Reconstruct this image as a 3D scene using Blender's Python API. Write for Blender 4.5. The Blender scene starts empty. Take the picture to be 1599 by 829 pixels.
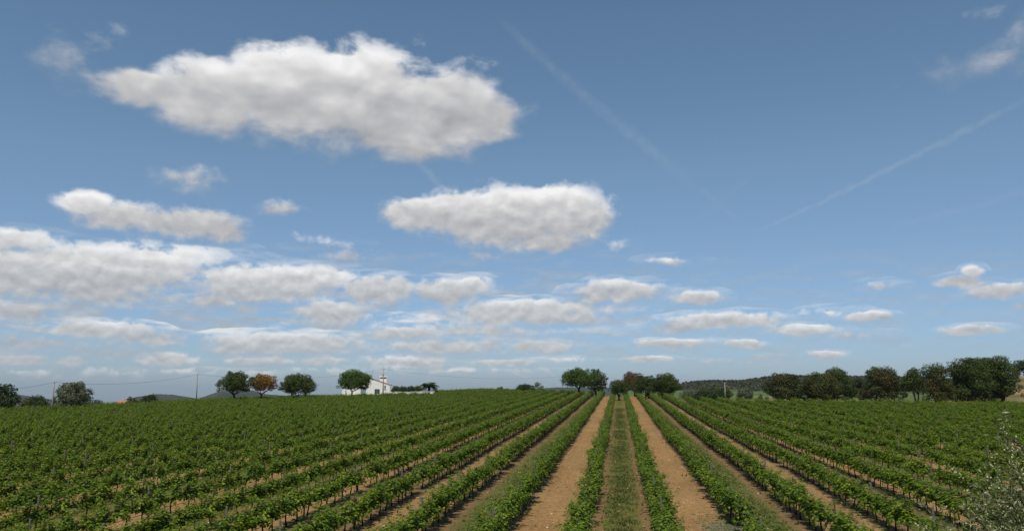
import bpy, math, random
import numpy as np
from mathutils import Vector, Matrix, Quaternion

R = math.radians
scene = bpy.context.scene
COL = scene.collection
rng = np.random.default_rng(7)
random.seed(7)

# ------------------------------------------------------------------ camera
EYE = 5.7                       # metres above the soil
PITCH, YAW = R(8.63), R(7.52)   # looking slightly up, a little left of the rows
FPX, CX, CY = 1255.0, 799.5, 414.5
cam_d = bpy.data.cameras.new('camera')
cam_d.sensor_width = 36.0
cam_d.lens = 36.0 * FPX / 1599.0
cam_d.clip_start, cam_d.clip_end = 0.2, 40000
cam = bpy.data.objects.new('camera', cam_d)
COL.objects.link(cam)
cam.location = (0, 0, EYE)
cam.rotation_euler = (R(90) + PITCH, 0, YAW)
scene.camera = cam
scene.view_settings.view_transform = 'Standard'
scene.view_settings.look = 'None'
scene.view_settings.exposure = 0.0
scene.view_settings.gamma = 1.0
scene.cycles.max_bounces = 6
scene.cycles.diffuse_bounces = 3
scene.cycles.transmission_bounces = 4
scene.cycles.transparent_max_bounces = 8
scene.cycles.use_denoising = True

CAMQ = cam.rotation_euler.to_matrix()


def ray(px, py):
    """unit direction seen at a place in the photograph (1599 x 829)"""
    return (CAMQ @ Vector(((px - CX) / FPX, -(py - CY) / FPX, -1))).normalized()


def azel(px, py):
    d = ray(px, py)
    return math.degrees(math.atan2(d.x, d.y)), math.degrees(math.asin(d.z))


# ------------------------------------------------------------------ sun and sky
SUN_EL, SUN_AZ = R(63), R(180 + 7)    # azimuth clockwise from the rows' direction: high, behind the camera
sd = bpy.data.lights.new('sun', 'SUN')
sd.energy = 4.5
sd.angle = R(0.53)
sd.color = (1.0, 0.945, 0.85)
sun = bpy.data.objects.new('sun', sd)
COL.objects.link(sun)
tosun = Vector((math.sin(SUN_AZ) * math.cos(SUN_EL), math.cos(SUN_AZ) * math.cos(SUN_EL), math.sin(SUN_EL)))
sun.rotation_euler = tosun.to_track_quat('Z', 'Y').to_euler()
sun.location = tosun * 100

world = bpy.data.worlds.new('World')
scene.world = world
world.use_nodes = True
WT = world.node_tree
for n in list(WT.nodes):
    WT.nodes.remove(n)


class NT:
    """tiny wrapper to write node trees as expressions"""
    def __init__(s, tree):
        s.t = tree

    def node(s, typ, **kw):
        n = s.t.nodes.new(typ)
        for k, v in kw.items():
            setattr(n, k, v)
        return n

    def put(s, sock, v):
        if v is None:
            return
        if isinstance(v, bpy.types.NodeSocket):
            s.t.links.new(v, sock)
        else:
            if hasattr(sock, 'default_value'):
                dv = sock.default_value
                if hasattr(dv, '__len__') and len(dv) == 4 and len(v) == 3:
                    v = (*v, 1)
                sock.default_value = v

    def m(s, op, a, b=None, c=None, clamp=False):
        n = s.node('ShaderNodeMath', operation=op, use_clamp=clamp)
        for i, v in enumerate((a, b, c)):
            s.put(n.inputs[i], v)
        return n.outputs[0]

    def v(s, op, a, b=None, c=None, scale=None):
        n = s.node('ShaderNodeVectorMath', operation=op)
        for i, x in enumerate((a, b, c)):
            s.put(n.inputs[i], x)
        if scale is not None:
            s.put(n.inputs['Scale'], scale)
        return n.outputs['Value'] if op in ('LENGTH', 'DOT_PRODUCT', 'DISTANCE') else n.outputs['Vector']

    def noise(s, vec, scale, detail=4, rough=0.55, dist=0.0, lac=2.0, out=0):
        n = s.node('ShaderNodeTexNoise')
        s.put(n.inputs['Vector'], vec)
        n.inputs['Scale'].default_value = scale
        n.inputs['Detail'].default_value = detail
        n.inputs['Roughness'].default_value = rough
        n.inputs['Distortion'].default_value = dist
        n.inputs['Lacunarity'].default_value = lac
        return n.outputs[out]

    def mix(s, f, a, b, blend='MIX'):
        n = s.node('ShaderNodeMix', data_type='RGBA', blend_type=blend)
        s.put(n.inputs[0], f)
        s.put(n.inputs[6], a)
        s.put(n.inputs[7], b)
        return n.outputs[2]

    def rng(s, v, a, b, c=0.0, d=1.0, smooth=False):
        n = s.node('ShaderNodeMapRange', interpolation_type='SMOOTHSTEP' if smooth else 'LINEAR')
        for i, x in enumerate((v, a, b, c, d)):
            s.put(n.inputs[i], x)
        return n.outputs[0]

    def ramp(s, f, stops, interp='LINEAR'):
        n = s.node('ShaderNodeValToRGB')
        n.color_ramp.interpolation = interp
        e = n.color_ramp.elements
        while len(e) < len(stops):
            e.new(0.5)
        for el, (p, c) in zip(e, stops):
            el.position = p
            el.color = (*c, 1)
        s.put(n.inputs[0], f)
        return n.outputs[0]

    def xyz(s, v):
        n = s.node('ShaderNodeSeparateXYZ')
        s.put(n.inputs[0], v)
        return n.outputs

    def comb(s, x, y, z=0.0):
        n = s.node('ShaderNodeCombineXYZ')
        for i, a in enumerate((x, y, z)):
            s.put(n.inputs[i], a)
        return n.outputs[0]


# clouds of the sky: (x, y, half width, half height, amount, top, base) of the lobes of each cloud, as bearings read off the photograph
CL = []


def cloud(top, base, *lobes):
    for l in lobes:
        x, y, rx, ry = l[:4]
        am = l[4] if len(l) > 4 else 1.0
        CL.append((x, y, rx, ry, am if am > .62 else am * .6, top, base))


cloud(70, 250, (225, 140, 85, 30, .9), (330, 155, 100, 58), (450, 150, 110, 78), (570, 158, 125, 86), (690, 180, 110, 70), (752, 186, 62, 44, .95), (620, 205, 110, 48))
cloud(-30, 170, (118, 97, 60, 26, .24), (175, 128, 60, 20, .5))
cloud(235, 305, (290, 277, 48, 18, .5))
cloud(300, 378, (135, 318, 48, 20, .8), (190, 340, 80, 24, .75), (290, 350, 108, 25, .8), (350, 364, 50, 16, .7))
cloud(306, 340, (440, 327, 42, 12, .6))
cloud(288, 400, (648, 337, 48, 27), (720, 338, 75, 38), (800, 345, 105, 52), (865, 335, 85, 44), (915, 347, 46, 28), (850, 378, 70, 20, .8))
cloud(360, 418, (760, 400, 40, 11, .45), (960, 382, 20, 8, .35), (545, 400, 34, 11, .55), (510, 378, 30, 8, .3))
cloud(382, 475, (110, 430, 155, 48), (20, 425, 95, 40), (200, 420, 115, 38), (285, 398, 75, 20, .6), (150, 458, 110, 20, .8))
cloud(355, 395, (15, 375, 85, 18, .65))
cloud(415, 486, (430, 442, 120, 30, .9), (385, 455, 70, 24, .8), (335, 471, 48, 13, .7), (590, 453, 60, 23, .95), (500, 435, 60, 22, .8))
cloud(460, 508, (30, 487, 70, 20, .75), (-40, 480, 60, 24, .8), (270, 465, 24, 7, .4), (205, 480, 16, 6, .4))
cloud(470, 507, (518, 489, 60, 19, .95))
cloud(430, 474, (700, 456, 52, 20, .9), (738, 446, 32, 14, .8))
cloud(465, 510, (830, 482, 135, 15, .75), (790, 492, 110, 18, .7), (885, 497, 85, 10, .65))
cloud(505, 532, (740, 516, 160, 16, .6), (630, 521, 52, 11, .9))
cloud(530, 556, (700, 542, 120, 13, .65), (848, 542, 55, 12, .9))
cloud(556, 575, (640, 566, 68, 10, .9), (790, 566, 65, 6, .7), (880, 562, 40, 5, .5))
cloud(575, 586, (700, 580, 90, 6, .5), (560, 582, 60, 6, .45), (820, 583, 60, 5, .45))
cloud(434, 474, (965, 456, 72, 19, 1), (930, 463, 34, 11, .9))
cloud(452, 476, (1088, 464, 44, 12, .75))
cloud(403, 416, (1048, 409, 34, 7, .5))
cloud(486, 518, (1130, 501, 92, 14, .85), (1060, 510, 42, 11, .8))
cloud(528, 545, (1050, 537, 66, 9, .95), (1162, 538, 36, 8, .9), (950, 546, 40, 7, .5))
cloud(554, 568, (1010, 561, 45, 6, .85), (1090, 566, 50, 4, .5), (1180, 568, 60, 4, .5))
cloud(506, 530, (1255, 514, 58, 9, .85), (1310, 524, 62, 6, .55))
cloud(486, 504, (1358, 495, 40, 9, .95), (1300, 489, 30, 7, .4))
cloud(438, 454, (1374, 447, 32, 8, .6))
cloud(413, 453, (1500, 441, 44, 12, .8), (1518, 425, 19, 12, .7))
cloud(438, 468, (1565, 455, 55, 14, .8), (1600, 479, 44, 8, .45))
cloud(505, 525, (1520, 516, 50, 10, .95))
cloud(546, 562, (1290, 554, 30, 7, .95), (1200, 558, 30, 5, .75), (1245, 564, 60, 4, .5))
cloud(498, 535, (150, 514, 95, 15, .8), (235, 530, 70, 13, .65), (40, 532, 90, 13, .6), (120, 547, 90, 10, .45))
cloud(550, 575, (30, 564, 50, 10, .8), (112, 563, 28, 9, .7), (262, 562, 50, 11, .95))
cloud(574, 590, (60, 583, 70, 7, .45), (180, 584, 60, 6, .45), (290, 582, 40, 6, .5), (400, 584, 60, 6, .5))
cloud(518, 556, (450, 537, 130, 18, .95), (370, 544, 50, 11, .7))
cloud(554, 572, (405, 563, 55, 8, .8), (500, 564, 36, 8, .85))
cloud(-70, 140, (1560, 92, 76, 26, .24), (1592, 45, 45, 26, .2))

TRAILS = [  # x0,y0,x1,y1, half width px at the ends, amount
    ((770, 20), (1095, 295), 10, 16, .075), ((1165, 368), (1640, 135), 4, 8, .12),
    ((645, 245), (705, 310), 8, 9, .10), ((1075, 355), (1190, 262), 6, 6, .03), ((1380, 360), (1640, 288), 8, 8, .05), ((1090, 290), (1160, 355), 7, 5, .05)]


def build_sky():
    N = NT(WT)
    tc = N.node('ShaderNodeTexCoord')
    d = N.v('NORMALIZE', tc.outputs['Generated'])
    dx, dy, dz = N.xyz(d)
    az = N.m('MULTIPLY', N.m('ARCTAN2', dx, dy), 57.29578)
    el = N.m('MULTIPLY', N.m('ARCSINE', dz), 57.29578)
    P0 = N.comb(az, el)
    # lumpy outline: bend the bearings by noise, more for the big high clouds
    elc = N.rng(el, 2.0, 22.0, 0.05, 1.0)
    wn = N.noise(N.v('MULTIPLY', P0, (1, 1.5, 1)), 0.42, 3, 0.5, out=1)
    amp = N.m('MULTIPLY_ADD', elc, 0.95, 0.30)
    warp = N.v('SCALE', N.v('SUBTRACT', wn, (.5, .5, .5)), scale=amp)
    P = N.v('ADD', P0, warp)
    acc = None
    f = None
    for (x, y, rx, ry, s, top, base) in CL:
        u, v = azel(x, y)
        ru = abs(azel(x + rx, y)[0] - azel(x - rx, y)[0]) / 2 * 1.16
        rv = abs(azel(x, y + ry)[1] - azel(x, y - ry)[1]) / 2 * 1.16
        vt, vb = azel(x, top)[1], azel(x, base)[1]
        Pi = P if acc is None else N.v('MULTIPLY_ADD', acc, (1e-7, 1e-7, 0), P)   # chained, so that the shader's stack stays small
        q = N.v('MULTIPLY_ADD', Pi, (1 / ru, 1 / rv, 0), (-u / ru, -v / rv, 0))
        r = N.v('LENGTH', q)
        w = N.m('MULTIPLY_ADD', r, -s, s)          # s * (1 - r)
        f = w if f is None else N.m('SMOOTH_MAX', f, w, 0.12)
        wc = N.m('ADD', w, 0.25, clamp=True)
        k = 1 / (vt - vb)
        c = (1, k, -vb * k)
        if acc is None:
            acc = N.v('MULTIPLY', wc, c)
        else:
            acc = N.v('MULTIPLY_ADD', wc, c, acc)
    a0, a1, a2 = N.xyz(acc)
    t = N.m('DIVIDE', N.m('MULTIPLY_ADD', a1, el, a2), N.m('MAXIMUM', a0, 0.001))
    t = N.m('MINIMUM', N.m('MAXIMUM', t, -0.2), 1.2)
    # elsewhere round the sky: the same kind of scattered cloud
    off = N.rng(N.m('ABSOLUTE', N.m('ADD', az, 7.5)), 36, 46, 0, 1)
    off2 = N.m('MAXIMUM', off, N.rng(el, 30, 38, 0, 1))
    gen = N.noise(N.v('MULTIPLY', d, (1, 1, 2.6)), 3.2, 3, 0.5)
    genf = N.m('MULTIPLY', N.rng(gen, 0.56, 0.78, -0.4, 0.8), off2)
    f = N.m('MAXIMUM', f, N.m('SUBTRACT', genf, N.m('MULTIPLY', N.m('SUBTRACT', 1.0, off2), 2.0)))
    f = N.m('MAXIMUM', f, -1.0)
    # billows: two sizes of noise, small ones towards the horizon, with a second sample just above for relief
    def billow(vec, det, r):
        pv = N.v('MULTIPLY', vec, (1, 1.65, 1))
        big = N.noise(pv, 0.30, det, r, 0.15)
        sml = N.noise(N.v('MULTIPLY', vec, (1, 1.35, 1)), 0.95, det, r, 0.2)
        return N.m('ADD', N.m('MULTIPLY', big, elc), N.m('MULTIPLY', sml, N.m('SUBTRACT', 1.0, elc)))
    P1 = N.v('ADD', P0, N.v('SCALE', warp, scale=0.4))
    n0 = billow(P1, 7, 0.56)
    step = N.m('MULTIPLY_ADD', elc, 0.95, 0.22)
    m0 = billow(P1, 2.2, 0.5)
    m1 = billow(N.v('ADD', P1, N.comb(N.m('MULTIPLY', step, -0.25), step)), 2.2, 0.5)
    lump = N.m('SUBTRACT', n0, 0.5)
    dens = N.m('ADD', N.m('MULTIPLY_ADD', lump, N.m('MULTIPLY_ADD', elc, -0.35, 1.75), f), N.m('MULTIPLY_ADD', elc, -0.06, 0.12))
    # soft below, crisper above
    wd = N.rng(t, 0.15, 0.9, 0.68, 0.30)
    alpha = N.rng(N.m('DIVIDE', dens, wd), 0.0, 1.0, 0, 1, True)
    # low haze of thin broken cloud near the horizon
    band = N.m('MULTIPLY', N.rng(el, 0.5, 3.0, 0, 1, True), N.rng(el, 5.0, 11.0, 1, 0, True))
    thin = N.noise(N.v('MULTIPLY', P0, (.32, 1.7, 1)), 1.0, 5, 0.55)
    leftish = N.rng(az, -12, 8, 1.0, 0.35)
    veil = N.m('MULTIPLY', N.m('MULTIPLY', N.rng(thin, 0.38, 0.66, 0, 0.85, True), band), leftish)
    alpha = N.m('MAXIMUM', N.m('MULTIPLY', alpha, N.rng(f, -0.05, 0.30, 0.40, 0.97, True)), veil)
    rel = N.m('ADD', N.m('SUBTRACT', m0, m1), N.m('MULTIPLY', lump, 0.12))
    inner = N.rng(dens, 0.10, 0.75, 0, 1, True)
    lit = N.m('ADD', N.m('MULTIPLY_ADD', rel, 1.10, 0.20), N.rng(t, 0.0, 0.95, 0.0, 0.56))  # bright tops, grey bases: the clouds' self-shading painted into their colour
    rim = N.m('MULTIPLY', N.m('SUBTRACT', 1.0, inner), N.rng(t, .35, .95, -.08, .38))
    core = N.m('MULTIPLY', inner, N.rng(N.m('ABSOLUTE', N.m('SUBTRACT', t, 0.42)), 0.05, .42, .12, 0, True))
    lit = N.m('SUBTRACT', N.m('ADD', lit, rim), core)
    lit = N.m('MINIMUM', N.m('MAXIMUM', lit, 0.0), 1.0)
    ccol = N.ramp(lit, [(0.0, (.38, .385, .405)), (0.35, (.515, .515, .525)), (0.65, (.68, .675, .675)), (1.0, (.93, .925, .925))])
    ccol = N.mix(N.rng(el, 0, 12, 0.42, 0.0), ccol, (.42, .50, .57))
    # contrails
    tr = None
    PT = N.v('ADD', P0, N.v('SCALE', N.v('SUBTRACT', N.noise(P0, 0.9, 3, 0.6, out=1), (.5, .5, .5)), scale=0.55))
    for (p0, p1, h0, h1, am) in TRAILS:
        A, B = azel(*p0), azel(*p1)
        L = math.hypot(B[0] - A[0], B[1] - A[1])
        ax, ay = (B[0] - A[0]) / L, (B[1] - A[1]) / L
        al = N.v('DOT_PRODUCT', N.v('SUBTRACT', PT, (A[0], A[1], 0)), (ax / L, ay / L, 0))
        cr = N.m('ABSOLUTE', N.v('DOT_PRODUCT', N.v('SUBTRACT', PT, (A[0], A[1], 0)), (-ay, ax, 0)))
        hw = N.rng(al, 0, 1, h0 / 21.0, h1 / 21.0)
        m = N.rng(N.m('DIVIDE', cr, hw), 0.0, 1.0, am, 0, True)
        m = N.m('MULTIPLY', m, N.m('MULTIPLY', N.rng(al, 0, .15, 0, 1), N.rng(al, 0.8, 1, 1, 0)))
        tr = m if tr is None else N.m('MAXIMUM', tr, m)
    tn = N.noise(N.v('MULTIPLY', P0, (1, 1, 1)), 1.6, 4, 0.6)
    tr = N.m('MULTIPLY', tr, N.rng(tn, 0.3, 0.62, 0.35, 1.2))
    # clear sky
    sky = N.node('ShaderNodeTexSky', sky_type='NISHITA')
    sky.sun_disc = False
    sky.sun_elevation = SUN_EL
    sky.sun_rotation = SUN_AZ
    sky.altitude = 200
    sky.air_density = 1.0
    sky.dust_density = 0.6
    sky.ozone_density = 1.0
    SKY_STR = 0.10
    tint = N.ramp(N.rng(el, 0, 36, 0, 1), SKY_RAMP)
    clear = N.mix(1.0, sky.outputs[0], tint, 'MULTIPLY')
    S = 1 / SKY_STR
    c1 = N.mix(N.m('MINIMUM', tr, 0.6), clear, (.55 * S, .60 * S, .66 * S))
    c2 = N.mix(alpha, c1, N.v('SCALE', ccol, scale=S))
    bg = N.node('ShaderNodeBackground')
    N.put(bg.inputs[0], c2)
    bg.inputs[1].default_value = SKY_STR
    o = N.node('ShaderNodeOutputWorld')
    WT.links.new(bg.outputs[0], o.inputs[0])


SKY_RAMP = [(0.0, (.54, .71, 1.08)), (0.08, (.58, .74, 1.06)), (0.22, (.72, .83, .98)), (0.42, (.86, .96, .98)), (0.7, (.84, .97, .97)), (1.0, (.80, .93, .92))]
build_sky()
world.cycles.sampling_method = 'MANUAL'
world.cycles.sample_map_resolution = 512

# ------------------------------------------------------------------ terrain
ROW = 2.8
SLOPE = (605 - 583) / FPX
T_AZ = [-180, -60, -45, -39.7, -32.8, -27.4, -20.8, -16.9, -9.7, -4, 0, 4, 10, 25, 60, 180]
T_D = [95, 92, 92, 98, 116, 140, 162, 176, 236, 215, 200, 190, 170, 165, 160, 100]


def sstep(x, a, b):
    t = np.clip((x - a) / (b - a), 0, 1)
    return t * t * (3 - 2 * t)


def height(x, y):
    """ground level; the field climbs gently away from the camera and drops behind its crest"""
    x = np.asarray(x, float)
    y = np.asarray(y, float)
    a = np.degrees(np.arctan2(x, np.maximum(y, 1e-3)))
    yc = np.interp(a, T_AZ, T_D)
    z = SLOPE * np.maximum(np.minimum(y, yc + 6), 0)
    over = np.maximum(y - yc, 0)
    left = sstep(-a, -2, 6)
    fall_l = np.where(over < 15, 0.0012 * over ** 2, 0.036 * over - 0.27)
    far = np.hypot(x, y)
    drop_l = fall_l
    drop_r = np.minimum(0.004 * over, 1.8)
    z = z - left * drop_l - (1 - left) * drop_r
    z += 0.5 * np.sin(x * .011 + 1) * np.sin(y * .009) * sstep(far, 150, 500)
    bank = 6.2 * sstep(a, 19.5, 25) * sstep(far, 176, 260)
    z += bank
    z += 0.10 * np.sin(x * .06 + .5) * np.sin(y * .05) * sstep(far, 20, 80)
    return z


def H(x, y):
    return float(height(x, y))


def bearing(px):
    return math.radians(azel(px, 605)[0])


def spot(px, dist_y):
    """the place on the ground in the bearing of photo column px, dist_y metres along the rows"""
    a = bearing(px)
    x = math.tan(a) * dist_y
    return x, dist_y, H(x, dist_y)


def mpp(px, dist_y):
    """metres per photo pixel there"""
    a = bearing(px)
    r = dist_y / math.cos(a)
    return r * math.cos(a + YAW) / FPX


# ------------------------------------------------------------------ helpers: objects and meshes
def tag(o, label=None, cat=None, group=None, kind=None):
    if label: o['label'] = label
    if cat: o['category'] = cat
    if group: o['group'] = group
    if kind: o['kind'] = kind
    return o


def link(name, data, parent=None, loc=None):
    o = bpy.data.objects.new(name, data)
    COL.objects.link(o)
    if parent: o.parent = parent
    if loc is not None: o.location = loc
    return o


def empty(name, loc, rz=0):
    o = link(name, None, None, loc)
    o.empty_display_size = 0.3
    o.rotation_euler.z = rz
    return o


def mesh_np(name, verts, faces, mats, smooth=False, midx=None):
    """verts n x 3, faces m x k (same k)"""
    verts = np.ascontiguousarray(verts, dtype=np.float32)
    faces = np.ascontiguousarray(faces, dtype=np.int32)
    me = bpy.data.meshes.new(name)
    me.vertices.add(len(verts))
    me.vertices.foreach_set('co', verts.ravel())
    m, k = faces.shape
    me.loops.add(m * k)
    me.loops.foreach_set('vertex_index', faces.ravel())
    me.polygons.add(m)
    me.polygons.foreach_set('loop_start', np.arange(0, m * k, k, dtype=np.int32))
    if midx is not None:
        me.polygons.foreach_set('material_index', np.ascontiguousarray(midx, dtype=np.int32))
    me.polygons.foreach_set('use_smooth', np.full(m, smooth))
    me.update(calc_edges=True)
    for mt in (mats if isinstance(mats, (list, tuple)) else [mats]):
        me.materials.append(mt)
    return me


class MB:
    """mesh builder of mixed polygons"""
    def __init__(s):
        s.v, s.f = [], []

    def add(s, vs, fs):
        b = len(s.v)
        s.v += [tuple(x) for x in vs]
        s.f += [tuple(i + b for i in f) for f in fs]

    def box(s, c, d, rot=None):
        hx, hy, hz = (k / 2 for k in d)
        vs = [Vector((x * hx, y * hy, z * hz)) for z in (-1, 1) for y in (-1, 1) for x in (-1, 1)]
        if rot: vs = [rot @ v for v in vs]
        vs = [v + Vector(c) for v in vs]
        s.add(vs, [(0, 2, 3, 1), (4, 5, 7, 6), (0, 1, 5, 4), (2, 6, 7, 3), (0, 4, 6, 2), (1, 3, 7, 5)])

    def prism(s, poly, y0, y1):
        """poly of (x, z), extruded from y0 to y1"""
        n = len(poly)
        vs = [(x, y0, z) for x, z in poly] + [(x, y1, z) for x, z in poly]
        fs = [tuple(range(n)), tuple(range(2 * n - 1, n - 1, -1))] + [(i, i + n, (i + 1) % n + n, (i + 1) % n) for i in range(n)]
        s.add(vs, fs)

    def tube(s, pts, rad, n=6, cap=True):
        pts = [Vector(p) for p in pts]
        if not hasattr(rad, '__len__'): rad = [rad] * len(pts)
        b = len(s.v)
        ref = None
        for i, p in enumerate(pts):
            t = (pts[min(i + 1, len(pts) - 1)] - pts[max(i - 1, 0)]).normalized()
            if ref is None:
                ref = t.orthogonal().normalized()
            ref = (ref - t * ref.dot(t)).normalized()
            bi = t.cross(ref)
            for j in range(n):
                a = 2 * math.pi * j / n
                s.v.append(tuple(p + (ref * math.cos(a) + bi * math.sin(a)) * rad[i]))
        for i in range(len(pts) - 1):
            for j in range(n):
                a0 = b + i * n + j
                a1 = b + i * n + (j + 1) % n
                s.f.append((a0, a1, a1 + n, a0 + n))
        if cap:
            s.f.append(tuple(b + j for j in reversed(range(n))))
            s.f.append(tuple(b + (len(pts) - 1) * n + j for j in range(n)))

    def mesh(s, name, mat, smooth=False):
        me = bpy.data.meshes.new(name)
        me.from_pydata(s.v, [], s.f)
        for p in me.polygons: p.use_smooth = smooth
        me.materials.append(mat)
        me.update()
        return me

    def build(s, name, mat, parent=None, smooth=False, loc=None):
        return link(name, s.mesh(name, mat, smooth), parent, loc)


def leaf_quads(pos, nrm, size, g, aspect=1.0, fold=0.0, tip=None):
    """kite shaped leaves at pos facing nrm (n x 3) with given size (n); returns verts, faces"""
    n = len(pos)
    nrm = nrm / np.maximum(np.linalg.norm(nrm, axis=1, keepdims=True), 1e-6)
    h = g.normal(size=(n, 3)) if tip is None else tip
    t = h - nrm * np.sum(h * nrm, axis=1, keepdims=True)
    t /= np.maximum(np.linalg.norm(t, axis=1, keepdims=True), 1e-6)
    b = np.cross(nrm, t)
    s = size[:, None]
    w = s * aspect
    v = np.empty((n, 4, 3))
    v[:, 0] = pos - t * s * 0.5
    v[:, 1] = pos + b * w * 0.5 + t * s * 0.06 + nrm * s * fold
    v[:, 2] = pos + t * s * 0.5
    v[:, 3] = pos - b * w * 0.5 + t * s * 0.06 + nrm * s * fold
    return v.reshape(-1, 3), np.arange(n * 4).reshape(n, 4)


# ------------------------------------------------------------------ materials
def new_mat(name):
    m = bpy.data.materials.new(name)
    m.use_nodes = True
    t = m.node_tree
    for n in list(t.nodes): t.nodes.remove(n)
    return m, NT(t)


def finish(N, base, rough=0.8, spec=0.3, normal=None, trans=None, tamt=0.0, metal=0.0):
    p = N.node('ShaderNodeBsdfPrincipled')
    N.put(p.inputs['Base Color'], base)
    N.put(p.inputs['Roughness'], rough)
    N.put(p.inputs['Specular IOR Level'], spec)
    N.put(p.inputs['Metallic'], metal)
    if normal is not None: N.put(p.inputs['Normal'], normal)
    out = N.node('ShaderNodeOutputMaterial')
    if trans is not None:
        tr = N.node('ShaderNodeBsdfTranslucent')
        N.put(tr.inputs[0], trans)
        mx = N.node('ShaderNodeMixShader')
        mx.inputs[0].default_value = tamt
        N.t.links.new(p.outputs[0], mx.inputs[1])
        N.t.links.new(tr.outputs[0], mx.inputs[2])
        N.t.links.new(mx.outputs[0], out.inputs[0])
    else:
        N.t.links.new(p.outputs[0], out.inputs[0])


def bump(N, h, strength=0.5, dist=0.1):
    b = N.node('ShaderNodeBump')
    b.inputs['Strength'].default_value = strength
    b.inputs['Distance'].default_value = dist
    N.put(b.inputs['Height'], h)
    return b.outputs[0]


def leaf_mat(name, stops, patch=None, side=None, pscale=0.35, pth=(0.5, 0.62), tamt=0.25, rough=0.55, spec=0.14, tmul=1.5):
    m, N = new_mat(name)
    g = N.node('ShaderNodeNewGeometry')
    c = N.ramp(g.outputs['Random Per Island'], stops)
    oi = N.node('ShaderNodeObjectInfo')
    tc = N.node('ShaderNodeTexCoord')
    big = N.noise(N.v('ADD', tc.outputs['Object'], N.v('SCALE', (7.3, 3.1, 5.7), scale=N.m('MULTIPLY', oi.outputs['Random'], 20))), pscale, 2, 0.5)
    if side is not None:   # leaves turned on one side of the crown only
        big = N.m('MULTIPLY_ADD', N.xyz(tc.outputs['Object'])[0], side, big)
    if patch:
        c = N.mix(N.rng(N.m('MULTIPLY_ADD', g.outputs['Random Per Island'], 0.08, big), pth[0], pth[1], 0, 1), c, patch)
    c = N.mix(N.rng(oi.outputs['Random'], 0, 1, 0.0, 0.8), c, N.v('MULTIPLY', c, (1.20, 1.12, .8)))
    c = N.mix(N.rng(N.m('FRACT', N.m('MULTIPLY', oi.outputs['Random'], 7.3)), 0, 1, 0.0, 0.5), c, N.v('MULTIPLY', c, (.72, .80, .8)))
    finish(N, c, rough, spec, None, N.v('SCALE', c, scale=tmul), tamt)
    return m


def plain_mat(name, c1, c2, scale=3.0, rough=0.8, spec=0.3, bstr=0.0, bscale=20, metal=0.0, stretch=(1, 1, 1)):
    m, N = new_mat(name)
    tc = N.node('ShaderNodeTexCoord')
    v = N.v('MULTIPLY', tc.outputs['Object'], stretch)
    n = N.noise(v, scale, 5, 0.6)
    c = N.mix(N.rng(n, 0.3, 0.7, 0, 1), c1, c2)
    nor = bump(N, N.noise(v, bscale, 4, 0.6), bstr, 0.03) if bstr else None
    finish(N, c, rough, spec, nor, metal=metal)
    return m


M = {}
M['vine_leaf'] = leaf_mat('vine_leaf', [(0, (.030, .064, .004)), (.35, (.072, .122, .007)), (.75, (.114, .172, .011)), (1, (.21, .255, .032))], tamt=.25, rough=.45, spec=.13)
M['oak_leaf'] = leaf_mat('oak_leaf', [(0, (.026, .043, .008)), (.6, (.044, .064, .012)), (1, (.070, .090, .020))], tamt=.12)
M['fresh_leaf'] = leaf_mat('fresh_leaf', [(0, (.034, .064, .008)), (.6, (.056, .098, .012)), (1, (.09, .14, .020))], tamt=.2)
M['brown_leaf'] = leaf_mat('brown_leaf', [(0, (.026, .045, .013)), (.6, (.042, .064, .018)), (1, (.065, .085, .024))], patch=(.066, .052, .014), pth=(.45, .66), tamt=.12)
M['rust_leaf'] = leaf_mat('rust_leaf', [(0, (.03, .048, .012)), (1, (.07, .08, .024))], patch=(.20, .095, .016), pth=(.44, .56), pscale=.5, side=.10, tamt=.15)
M['red_leaf'] = leaf_mat('red_leaf', [(0, (.05, .045, .018)), (1, (.12, .085, .035))], patch=(.115, .062, .030), pth=(.40, .62), tamt=.15)
M['olive_leaf'] = leaf_mat('olive_leaf', [(0, (.055, .072, .036)), (.6, (.095, .115, .062)), (1, (.19, .205, .14))], tamt=.15, rough=.45)
M['dark_leaf'] = leaf_mat('dark_leaf', [(0, (.016, .032, .011)), (1, (.040, .062, .020))], tamt=.1)
M['palm_leaf'] = leaf_mat('palm_leaf', [(0, (.022, .04, .012)), (1, (.055, .085, .026))], tamt=.1)
M['grass'] = leaf_mat('grass', [(0, (.04, .065, .014)), (.5, (.07, .10, .022)), (.85, (.13, .125, .04)), (1, (.22, .17, .05))], tamt=.25, rough=.6, spec=.2)
M['weed'] = leaf_mat('weed', [(0, (.085, .105, .06)), (1, (.16, .18, .11))], tamt=.2, rough=.7)
M['blossom'] = plain_mat('blossom', (.36, .36, .15), (.48, .46, .24), 30, .8)
M['bark'] = plain_mat('bark', (.030, .022, .017), (.060, .046, .036), 6, .95, .1, .5, 25)
M['vine_bark'] = plain_mat('vine_bark', (.028, .019, .014), (.060, .042, .030), 20, .95, .1)
M['post_wood'] = plain_mat('post_wood', (.10, .088, .072), (.18, .160, .135), 5, .9, .1, .3, 30, stretch=(1, 1, .15))
M['rust_post'] = plain_mat('rust_post', (.09, .05, .035), (.16, .09, .06), 5, .9, .2)
M['pole_concrete'] = plain_mat('pole_concrete', (.20, .185, .165), (.30, .28, .25), 2, .9, .1)
M['wire'] = plain_mat('wire', (.06, .06, .065), (.10, .10, .10), 2, .6, .3)
M['hose'] = plain_mat('hose', (.012, .011, .010), (.03, .028, .025), 2, .6, .3)
M['lime_wall'] = plain_mat('lime_wall', (.74, .70, .66), (.82, .79, .75), 1.2, .9, .1, .1, 12)
M['roof_tile'] = plain_mat('roof_tile', (.42, .24, .17), (.56, .38, .28), 1.5, .9, .1)
M['blue_frame'] = plain_mat('blue_frame', (.13, .19, .27), (.18, .25, .33), 2, .6, .3)
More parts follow.
